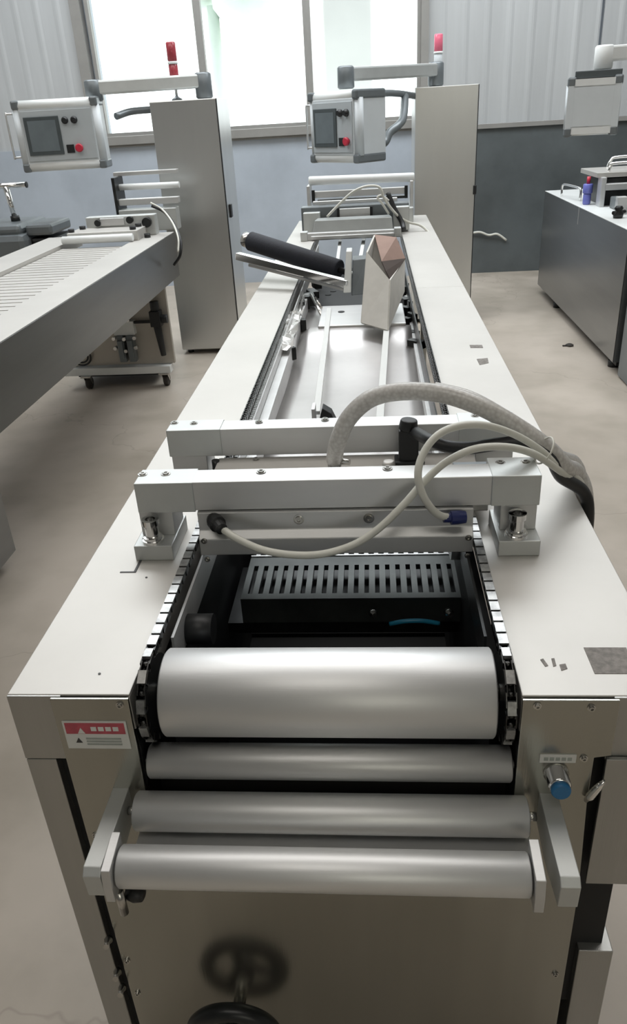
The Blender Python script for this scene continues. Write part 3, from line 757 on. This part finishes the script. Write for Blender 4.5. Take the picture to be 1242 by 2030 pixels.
c6 = B().tube(path((768, 382, 4.80), (782, 415, 4.78), (796, 440, 4.76), (800, 455, 4.72)), .014, 10)
tag(c6.obj('power_cable', 'black'), 'black cable hanging beside the right end of the far die station', 'cable')
# grey tape marks on the right cover
b = B()
def patch(b, q, z=ZT):
    b.hexa([Vector((a_[0], a_[1], z - .0005)) for a_ in q] + [Vector((a_[0], a_[1], z + .0006)) for a_ in q])
q = [at(u, v, z=ZT) for u, v in ((1178, 1336), (1262, 1336), (1240, 1284), (1156, 1284))]
patch(b, q); 
b.obj('tape_residue', 'stain', mc)
b = B()
for pts in (((1070, 1308), (1080, 1322), (1086, 1320), (1076, 1306)), ((1092, 1306), (1096, 1322), (1102, 1320), (1098, 1305)), ((1108, 1318), (1112, 1330), (1124, 1326), (1120, 1316)), ((930, 684), (955, 684), (957, 690), (932, 690)), ((944, 712), (966, 710), (968, 720), (950, 724))):
    patch(b, [at(u, v, z=ZT) for u, v in pts])
b.obj('scuff_mark', 'stain', mc, one=True)
b = B()
for u, v in ((197, 1336), (150 + 140, 1145)):
    p = at(u, v, z=ZT); b.cyl(p - Vector((0, 0, .001)), p + Vector((0, 0, .0008)), .002, 10)
b.obj('scuff_mark', 'ink', mc)

# ------------------------------------------------------------------ left machine
ML0, ML1, JL, JR = -2.17, -1.31, -1.945, -1.50
ml = root('packaging_machine', (-1.74, 1.0, 0), 'long stainless packaging machine running along the left edge of the photo', 'machine')
LY0, LY1 = 0.9, 5.30
cover(ML0, JL, LY0, LY1, ZT, .68, 'r', ml); cover(JR, ML1, LY0, LY1, ZT, .68, 'l', ml, mt='plate')
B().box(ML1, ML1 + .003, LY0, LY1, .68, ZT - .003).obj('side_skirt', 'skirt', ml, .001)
b = B(); y = LY0 + .2
while y < 4.9:
    b.box(JL + .005, JR - .005, y, y + .062, .925, .938); b.box(JL + .005, JR - .005, y + .062, y + .075, .915, .930); y += .075
b.obj('slat_bed', 'plate', ml, one=True)
B().box(JL, JR, LY0, 5.1, .72, .90).obj('bed_frame', 'dark', ml)
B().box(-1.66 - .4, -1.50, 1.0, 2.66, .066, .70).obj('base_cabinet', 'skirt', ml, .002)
B().cyl((JL + .01, 4.93, .985), (JR + .02, 4.93, .985), .024, 28, bevel=.004).obj('press_roller', 'white', ml)
B().box(JL + .03, JR + .04, 4.97, 5.20, .96, 1.02).obj('die_plate', 'plate', ml, .004)
B().box(-1.86, -1.40, 5.20, 5.28, .96, 1.085).obj('station_block', 'cast', ml, .006)
B().box(-1.76, -1.60, 5.185, 5.2, 1.03, 1.075).obj('name_board', 'bar', ml, .003)
B().cyl((-1.775, 5.17, 1.05), (-1.775, 5.20, 1.05), .02, 16).cyl((-1.56, 5.17, 1.06), (-1.56, 5.2, 1.06), .022, 16).cyl((-1.45, 5.17, 1.04), (-1.45, 5.2, 1.04), .03, 16).obj('clamp_knob', 'darkmetal', ml)
b = B()
for x, y in ((-1.90, 5.02), (-1.50, 5.02), (-1.87, 5.15), (-1.50, 5.15), (-1.43, 5.08)):
    b.cyl((x, y, 1.02 if x < -1.46 else .96), (x, y, 1.04 if x < -1.46 else .985), .02, 12)
b.obj('black_knob', 'black', ml)
B().box(-1.70, -1.30, 5.40, 5.50, .96, 1.10).obj('station_block', 'cast', ml, .006)
B().box(-1.69, -1.28, 5.42, 5.48, 1.125, 1.165).obj('cross_beam', 'bar', ml, .004)
B().cyl((-1.72, 5.50, 1.235), (-1.28, 5.50, 1.232), .02, 24).obj('film_roller', 'white', ml)
B().box(-1.74, -1.30, 5.56, 5.62, 1.30, 1.325).obj('film_guard', 'bar', ml, .003)
B().box(-1.71, -1.69, 5.40, 5.60, 1.05, 1.30).obj('film_frame', 'darkmetal', ml, .002)
# end frame under the left machine with pneumatics and castors
ef = B().box(-2.10, -1.345, 5.0, 5.03, .155, .70).obj('end_panel', 'beige', ml, .002)
B().box(-2.11, -1.37, 4.95, 5.03, .10, .150).obj('base_rail', 'white', ml, .003)
def castor(parent, x, y, zt=.10):
    r = zt * .43
    f = B().box(x - .035, x + .035, y - .035, y + .035, zt - .010, zt).prism([(y - .02, zt - .01), (y + .03, zt - .01), (y + .035, r - .01), (y + .02, r - .01)], 'x', x - .022, x - .018)
    f.prism([(y - .02, zt - .01), (y + .03, zt - .01), (y + .035, r - .01), (y + .02, r - .01)], 'x', x + .018, x + .022)
    c = f.obj('castor', 'bolt', parent)
    B().cyl((x - .016, y + .025, r), (x + .016, y + .025, r), r, 28, bevel=.004).obj('castor_wheel', 'rubber', c)
castor(ml, -1.96, 4.96); castor(ml, -1.42, 4.98); castor(ml, -1.96, 1.1, .066); castor(ml, -1.6, 1.1, .066)
B().box(-2.05, -1.48, 5.04, 5.5, .066, .15).obj('base_tray', 'dark', ml)
# valve block
vb = B().box(-1.715, -1.575, 4.945, 5.0, .37, .46).obj('valve_manifold', 'white', ml, .002)
for x in (-1.678, -1.612):
    B().box(x - .023, x + .023, 4.935, 4.99, .19, .37).box(x - .017, x + .017, 4.915, 4.937, .22, .34).obj('solenoid_valve', 'greyeq', vb, .003)
b = B()
for x, z in ((-1.715, .355), (-1.645, .35), (-1.575, .355), (-1.715, .29), (-1.645, .27), (-1.575, .29), (-1.60, .475), (-1.64, .50)):
    b.cyl((x, 4.915, z), (x, 4.955, z), .012, 10)
b.obj('air_fitting', 'chrome', vb)
rg = B().box(-1.455, -1.385, 4.93, 5.0, .42, .52).cyl((-1.42, 4.965, .52), (-1.42, 4.965, .58), .028, 16).cyl((-1.385, 4.965, .465), (-1.345, 4.965, .465), .028, 16).cyl((-1.42, 4.965, .42), (-1.405, 4.965, .22), .026, 16, r1=.018).box(-1.58, -1.45, 4.96, 4.985, .44, .456)
rg.obj('filter_regulator', 'black', ml, .002)
b = B()
for r_ in (.055, .075):
    b.torus((-1.99, 4.985, .235), (0.1, 1, .2), r_, .006, 32, 8)
b.obj('coiled_hose', 'black', ml)
c7 = B().tube(path((300, 408, 5.2), (325, 420, 5.2), (345, 445, 5.1), (357, 475, 5.0), (357, 505, 4.95), (345, 525, 4.98)), .009, 10)
tag(c7.obj('power_cable', 'black'), 'black cable curving down over the far end of the left machine', 'cable')
c8 = B().tube(path((298, 402, 5.2), (322, 416, 5.2), (342, 442, 5.08), (353, 472, 4.98), (353, 500, 4.93)), .006, 10)
tag(c8.obj('signal_cable', 'cable'), 'white cable curving beside the black one on the left machine', 'cable')

# ------------------------------------------------------------------ control cabinets
def cabinet(x0, x1, y0, y1, zt, label, seam_dark, zb=.03):
    c = root('control_cabinet', ((x0 + x1) / 2, y0, 0), label, 'cabinet', None)
    B().box(x0, x1, y0 + .02, y1, zb, zt).obj('body', 'cab', c, .004)
    B().box(x0 + .002, x1 - .004, y0 - .002, y0 + .018, zb + .01, zt - .003).obj('door', 'cab', c, .003)
    B().box(x1 - .004, x1 + .001, y0 - .001, y0 + .020, zb + .01, zt - .004).obj('door_seal', 'dark', c)
    b = B()
    for x in (x0 + .05, x1 - .05):
        for y in (y0 + .07, y1 - .06): b.cyl((x, y, 0), (x, y, zb), .022, 14)
    b.obj('foot', 'black', c)
    return c
cl = cabinet(-1.475, -1.018, 5.75, 6.25, 1.735, 'tall stainless control cabinet behind the left machine', True)
cr = cabinet(0.340, 0.805, 6.45, 6.95, 1.735, 'tall stainless control cabinet to the right of the far die station', False)
h = B().box(.790, .814, 6.432, 6.452, .985, 1.05).obj('lock', 'black', cr, .004)
h = B().box(-1.018, -1.003, 5.84, 5.90, .97, 1.06).obj('lock', 'black', cl, .004)

def beacon(x, y, z, scale, lit, label):
    r = root('signal_tower', (x, y, z), label, 'warning light', 'beacons on the cabinets')
    B().lathe((x, y, z), (0, 0, 1), [(0, .038), (.01, .036), (.022, .014), (.03, .010)], 20).obj('base', 'greyeq', r)
    B().cyl((x, y, z + .02), (x, y, z + .13 * scale), .009, 12).obj('pole', 'bar', r)
    B().cyl((x, y, z + .12 * scale), (x, y, z + .22 * scale), .031, 24, bevel=.004).obj('lower_lens', 'hmi' if lit else 'lamp_red', r)
    B().cyl((x, y, z + .22 * scale), (x, y, z + .235 * scale), .034, 24).obj('ring', 'white', r)
    B().cyl((x, y, z + .235 * scale), (x, y, z + .35 * scale), .032, 24, bevel=.006).obj('red_lens', 'beacon' if lit else 'lamp_red', r)
    return r
pL = at(350, 190, y=5.95); pR = at(867, 166, y=6.70)
beacon(pL.x, 5.95, 1.735, 1.0, False, 'dark red two-stage warning light standing on the left cabinet')
beacon(pR.x, 6.70, 1.735, .98, True, 'red-topped warning light with a pale lower stage on the right cabinet')

# ------------------------------------------------------------------ operator panels on swing arms
def panel_unit(c, yaw, label, wd=.48, ht=.40, dp_=.20, front=True):
    """built facing -y around origin, root at the centre of the bottom"""
    r = root('operator_panel', (0, 0, 0), label, 'control panel', 'operator panels on swing arms')
    x0, x1 = -wd / 2, wd / 2
    B().box(x0 + .03, x1 - .03, -.005, dp_, .03, ht - .03).obj('housing', 'hmi', r, .006)
    B().box(x0 + .04, x1 - .04, -.012, -.005, .05, ht - .05).obj('face_plate', 'hmiface', r, .002)
    # rounded edge profiles top, bottom and both sides
    pr = B()
    for z in (.02, ht - .02): pr.lathe((x0 + .03, dp_ * .12, z), (1, 0, 0), [(0, .034), (wd - .06, .034)], 20)
    for z in (.02, ht - .02): pr.box(x0 + .03, x1 - .03, dp_ * .12, dp_, z - .022, z + .022)
    pr.obj('edge_profile', 'white', r)
    pr = B()
    for x in (x0 + .015, x1 - .015): pr.lathe((x, dp_ * .12, .03), (0, 0, 1), [(0, .030), (ht - .06, .030)], 20).box(x - .02, x + .02, dp_ * .12, dp_, .03, ht - .03)
    pr.obj('edge_profile', 'hmi', r)
    cc = B()
    for x in (x0 + .015, x1 - .015):
        for z in (.012, ht - .012): cc.box(x - .026, x + .026, -.012, dp_ + .002, z - .028, z + .028)
    cc.obj('corner_cap', 'greyeq', r, .012)
    if not front:
        r.location = c; r.rotation_euler = (0, 0, yaw); return r
    s = B().box(x0 + .055, x0 + .285, -.020, -.012, .085, ht - .085).obj('display', 'screenbez', r, .003)
    B().box(x0 + .078, x0 + .262, -.0215, -.0200, .108, ht - .108).obj('display_glass', 'screen', s)
    k = B()
    for x in (x0 + .325, x0 + .385): k.lathe((x, -.012, ht - .115), (0, -1, 0), [(0, .022), (.012, .022), (.014, .016), (.028, .015)], 16)
    k.box(x0 + .305, x0 + .355, -.018, -.012, .09, .14)
    k.obj('rotary_switch', 'black', r)
    B().lathe((x0 + .39, -.012, .118), (0, -1, 0), [(0, .018), (.012, .018), (.013, .026), (.026, .026), (.03, .02)], 20).obj('emergency_stop', 'red', r)
    hb = B().tube([(x0 - .01, .02, ht - .06), (x0 - .055, .02, ht - .06), (x0 - .06, .02, ht - .07), (x0 - .06, .02, .09), (x0 - .055, .02, .08), (x0 - .01, .02, .08)], .007, 8, 3)
    hb.obj('handle', 'bar', r)
    r.location = c; r.rotation_euler = (0, 0, yaw)
    return r
pu = panel_unit(Vector((-.24, 5.70, 1.315)), math.radians(-46), 'pale operator panel turned to the left beside the right cabinet', wd=.47, dp_=.25)
pu2 = panel_unit(Vector((-2.055, 5.55, 1.37)), math.radians(7), 'pale operator panel with dark corner caps at the far left', wd=.54)
def arm(pts, label, end_down, m1='cast', m2='greyeq'):
    r = root('swing_arm', pts[0], label, 'arm', 'swing arms holding the operator panels')
    b = B(); p0, p1 = Vector(pts[0]), Vector(pts[1])
    d = (p1 - p0).normalized(); s_ = Vector((d.y, -d.x, 0)) * .042; h = Vector((0, 0, .042))
    b.hexa([p0 - s_ - h, p0 + s_ - h, p0 + s_ + h, p0 - s_ + h, p1 - s_ - h, p1 + s_ - h, p1 + s_ + h, p1 - s_ + h])
    b.obj('boom', m1, r, .012)
    B().cyl(p0 - Vector((0, 0, end_down[0])), p0 + Vector((0, 0, .05)), .058, 24, bevel=.01).obj('pivot', m2, r)
    B().cyl(p1 - Vector((0, 0, end_down[1])), p1 + Vector((0, 0, .048)), .056, 24, bevel=.01).obj('elbow', m2, r)
    return r
arm([(.50, 6.60, 1.845), (-.15, 5.82, 1.825)], 'grey swing arm reaching from the right cabinet to its panel', (.108, .085))
arm([(-1.13, 5.95, 1.845), (-1.83, 5.72, 1.835)], 'grey swing arm reaching from the left cabinet to its panel', (.108, .08))
# lower conduits with round connector between panel and cabinet
b = B().tube([(-.02, 5.78, 1.66), (.08, 5.95, 1.70), (.20, 6.2, 1.70), (.345, 6.5, 1.68)], .022, 12)
b.tube([(.02, 5.84, 1.42), (.10, 5.9, 1.40), (.14, 5.95, 1.46), (.20, 6.0, 1.50), (.24, 6.1, 1.55), (.26, 6.3, 1.68)], .028, 12)
tag(b.obj('cable_conduit', 'greyeq'), 'dark conduit running from the turned panel to the right cabinet', 'conduit')
b = B().tube([(-1.70, 5.70, 1.66), (-1.62, 5.80, 1.685), (-1.48, 5.86, 1.69), (-1.474, 5.87, 1.69)], .022, 12)
tag(b.obj('cable_conduit', 'greyeq'), 'grey conduit running from the left panel to the left cabinet', 'conduit')
pu3 = panel_unit(Vector((1.40, 5.55, 1.405)), math.radians(168), 'pale operator panel seen from behind at the right edge', wd=.30, ht=.30, dp_=.12, front=False)
B().box(-.15, .12, .02, .11, .305, .345).obj('top_bracket', 'screenbez', pu3, .004)
arm([(2.42, 5.75, 1.86), (1.44, 5.55, 1.835)], 'pale swing arm above the right panel at the picture edge', (.971, .085), 'white', 'white')

# ------------------------------------------------------------------ right machine
mr = root('packaging_machine', (1.82, 5.6, 0), 'stainless packaging machine with tall side panels along the right edge', 'machine')
RX0, RX1, RY0, RY1 = 1.39, 2.25, 4.45, 6.70
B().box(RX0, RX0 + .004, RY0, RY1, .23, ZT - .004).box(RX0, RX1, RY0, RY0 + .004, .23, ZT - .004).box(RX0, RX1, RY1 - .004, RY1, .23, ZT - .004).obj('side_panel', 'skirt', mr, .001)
B().box(RX0, RX1, RY0, RY1, ZT - .004, ZT).obj('top_plate', 'white', mr, .001)
B().box(RX0 - .002, RX0 + .001, 5.57, 5.578, .85, ZT - .004).obj('panel_seam', 'bar', mr)
B().box(RX0 + .03, RX1 - .03, RY0 + .03, RY1 - .03, .20, .23).obj('base_frame', 'dark', mr)
b = B()
for x in (RX0 + .05, RX1 - .05):
    for y in (4.60, 6.15): b.cyl((x, y, .1605), (x, y, .20), .03, 16, r1=.03)
b.obj('foot', 'black', mr)
mr.location = (2.02, 6.216, -.1782); mr.scale = (1.11, 1.11, 1.11)
B().box(RX0 + .02, RX0 + .3, 2.6, RY0 - .05, .17, .90).obj('end_cabinet', 'greyeq', mr, .004)
# things on the right machine
B().box(1.48, 2.1, 5.55, 6.0, 1.135, 1.165).obj('guard_plate', 'plate', mr, .003)
B().box(1.52, 2.1, 5.50, 5.56, 1.06, 1.10).box(1.50, 1.53, 5.50, 5.6, .96, 1.14).box(1.56, 2.1, 5.05, 5.1, 1.0, 1.06).box(1.50, 1.56, 5.10, 5.16, .96, 1.06).obj('die_frame', 'bar', mr, .004)
B().box(1.54, 2.1, 5.57, 5.95, .96, 1.13).obj('die_block', 'darkmetal', mr, .006)
B().box(1.58, 2.1, 4.9, 5.5, .96, .995).box(1.55, 1.60, 5.25, 5.45, .96, 1.03).obj('die_block', 'greyeq', mr, .006)
b = B().tube([(1.56, 5.6, 1.165), (1.575, 5.6, 1.20), (1.62, 5.6, 1.215), (2.1, 5.6, 1.215)], .010, 10, 4).tube([(1.62, 5.85, 1.165), (1.64, 5.85, 1.215), (1.70, 5.85, 1.235), (2.1, 5.85, 1.235)], .010, 10, 4)
b.obj('guard_rail', 'chrome', mr)
b = B().tube([(1.42, 6.25, .965), (1.42, 6.25, 1.03), (1.43, 6.2, 1.045), (1.46, 5.95, 1.045), (1.47, 5.9, 1.03), (1.47, 5.9, .965)], .008, 8, 4)
b.obj('handle', 'chrome', mr)
jb = root('filter_bowl', (1.46, 5.68, ZT), 'blue plastic filter bowl standing on the right machine', 'filter')
B().cyl((1.46, 5.68, ZT), (1.46, 5.68, 1.03), .026, 24, bevel=.006).obj('bowl', 'bluejar', jb)
B().cyl((1.46, 5.68, 1.03), (1.46, 5.68, 1.09), .032, 24, bevel=.004).obj('collar', 'bluejar', jb)
B().cyl((1.46, 5.68, 1.09), (1.46, 5.68, 1.135), .012, 16).obj('stem', 'red', jb)
jb.location = (1.621, 6.305, .888); jb.scale = (1.11, 1.11, 1.11)
b = B(); 
b.lathe((1.47, 4.95, ZT), (0, 0, 1), [(0, .03), (.03, .035), (.045, .02), (.06, .03), (.075, .02)], 14); b.cyl((1.43, 4.93, .995), (1.52, 4.98, .995), .012, 12)
ck = tag(b.obj('clamp_knob', 'darkmetal'), 'dark clamp knob standing on the front edge of the right machine', 'knob')
ck.location = (1.632, 5.50, .888)
wc = B().tube([at(930, 463, y=8.48), at(950, 460, y=8.47), at(968, 466, y=8.475), at(985, 464, y=8.47), at(1003, 476, y=8.48)], .011, 8)  # added pale tube, stands in for a reflection streak on the glossy wall
tag(wc.obj('wall_reflection', 'cable'), 'pale streak standing in for a reflection on the dark lower wall behind the right cabinet', 'cable')

# ------------------------------------------------------------------ grey machine with T handle at the far left
gm = root('vacuum_machine', (-2.8, 5.7, 0), 'grey painted machine with a rounded cover at the far left', 'machine')
B().box(-3.2, -2.39, 5.42, 6.0, .10, .98).obj('body', 'greyeq', gm, .05)
B().box(-3.2, -2.42, 5.45, 5.97, .96, 1.035).obj('lid', 'greyeq', gm, .03)
B().box(-2.41, -2.22, 5.50, 5.9, .95, 1.025).obj('end_housing', 'greyeq', gm, .02)
B().box(-2.40, -2.21, 5.52, 5.88, .83, .935).obj('end_motor', 'darkmetal', gm, .02)
B().box(-3.15, -2.48, 5.47, 5.95, 0, .10).obj('foot', 'black', gm)
tg = root('t_handle', (-2.55, 5.7, 1.04), 'chrome T-shaped handle standing on the grey machine', 'handle')
B().cyl((-2.55, 5.7, 1.04), (-2.57, 5.7, 1.265), .018, 16, r1=.022).obj('stem', 'chrome', tg)
B().cyl((-2.76, 5.7, 1.270), (-2.42, 5.7, 1.270), .019, 18).obj('grip', 'chrome', tg)
B().cyl((-2.42, 5.7, 1.270), (-2.412, 5.7, 1.270), .020, 18).obj('end_cap', 'black', tg)
B().cyl((-2.55, 5.7, 1.035), (-2.55, 5.7, 1.07), .032, 18).obj('collar', 'darkmetal', tg)

# ------------------------------------------------------------------ small things on the floor
p = at(1128, 686, z=0)
b = B(); 
b.lathe(p, (0, 0, 1), [(0, .025), (.01, .03), (.018, .014), (.02, .004)], 9, False); b.box(p.x - .05, p.x - .01, p.y - .01, p.y + .006, 0, .008)
tag(b.obj('debris', 'rubber'), 'small dark scrap lying on the floor beside the right machine', 'scrap')
for o in bpy.data.objects:
    if '_o' in o: del o['_o']
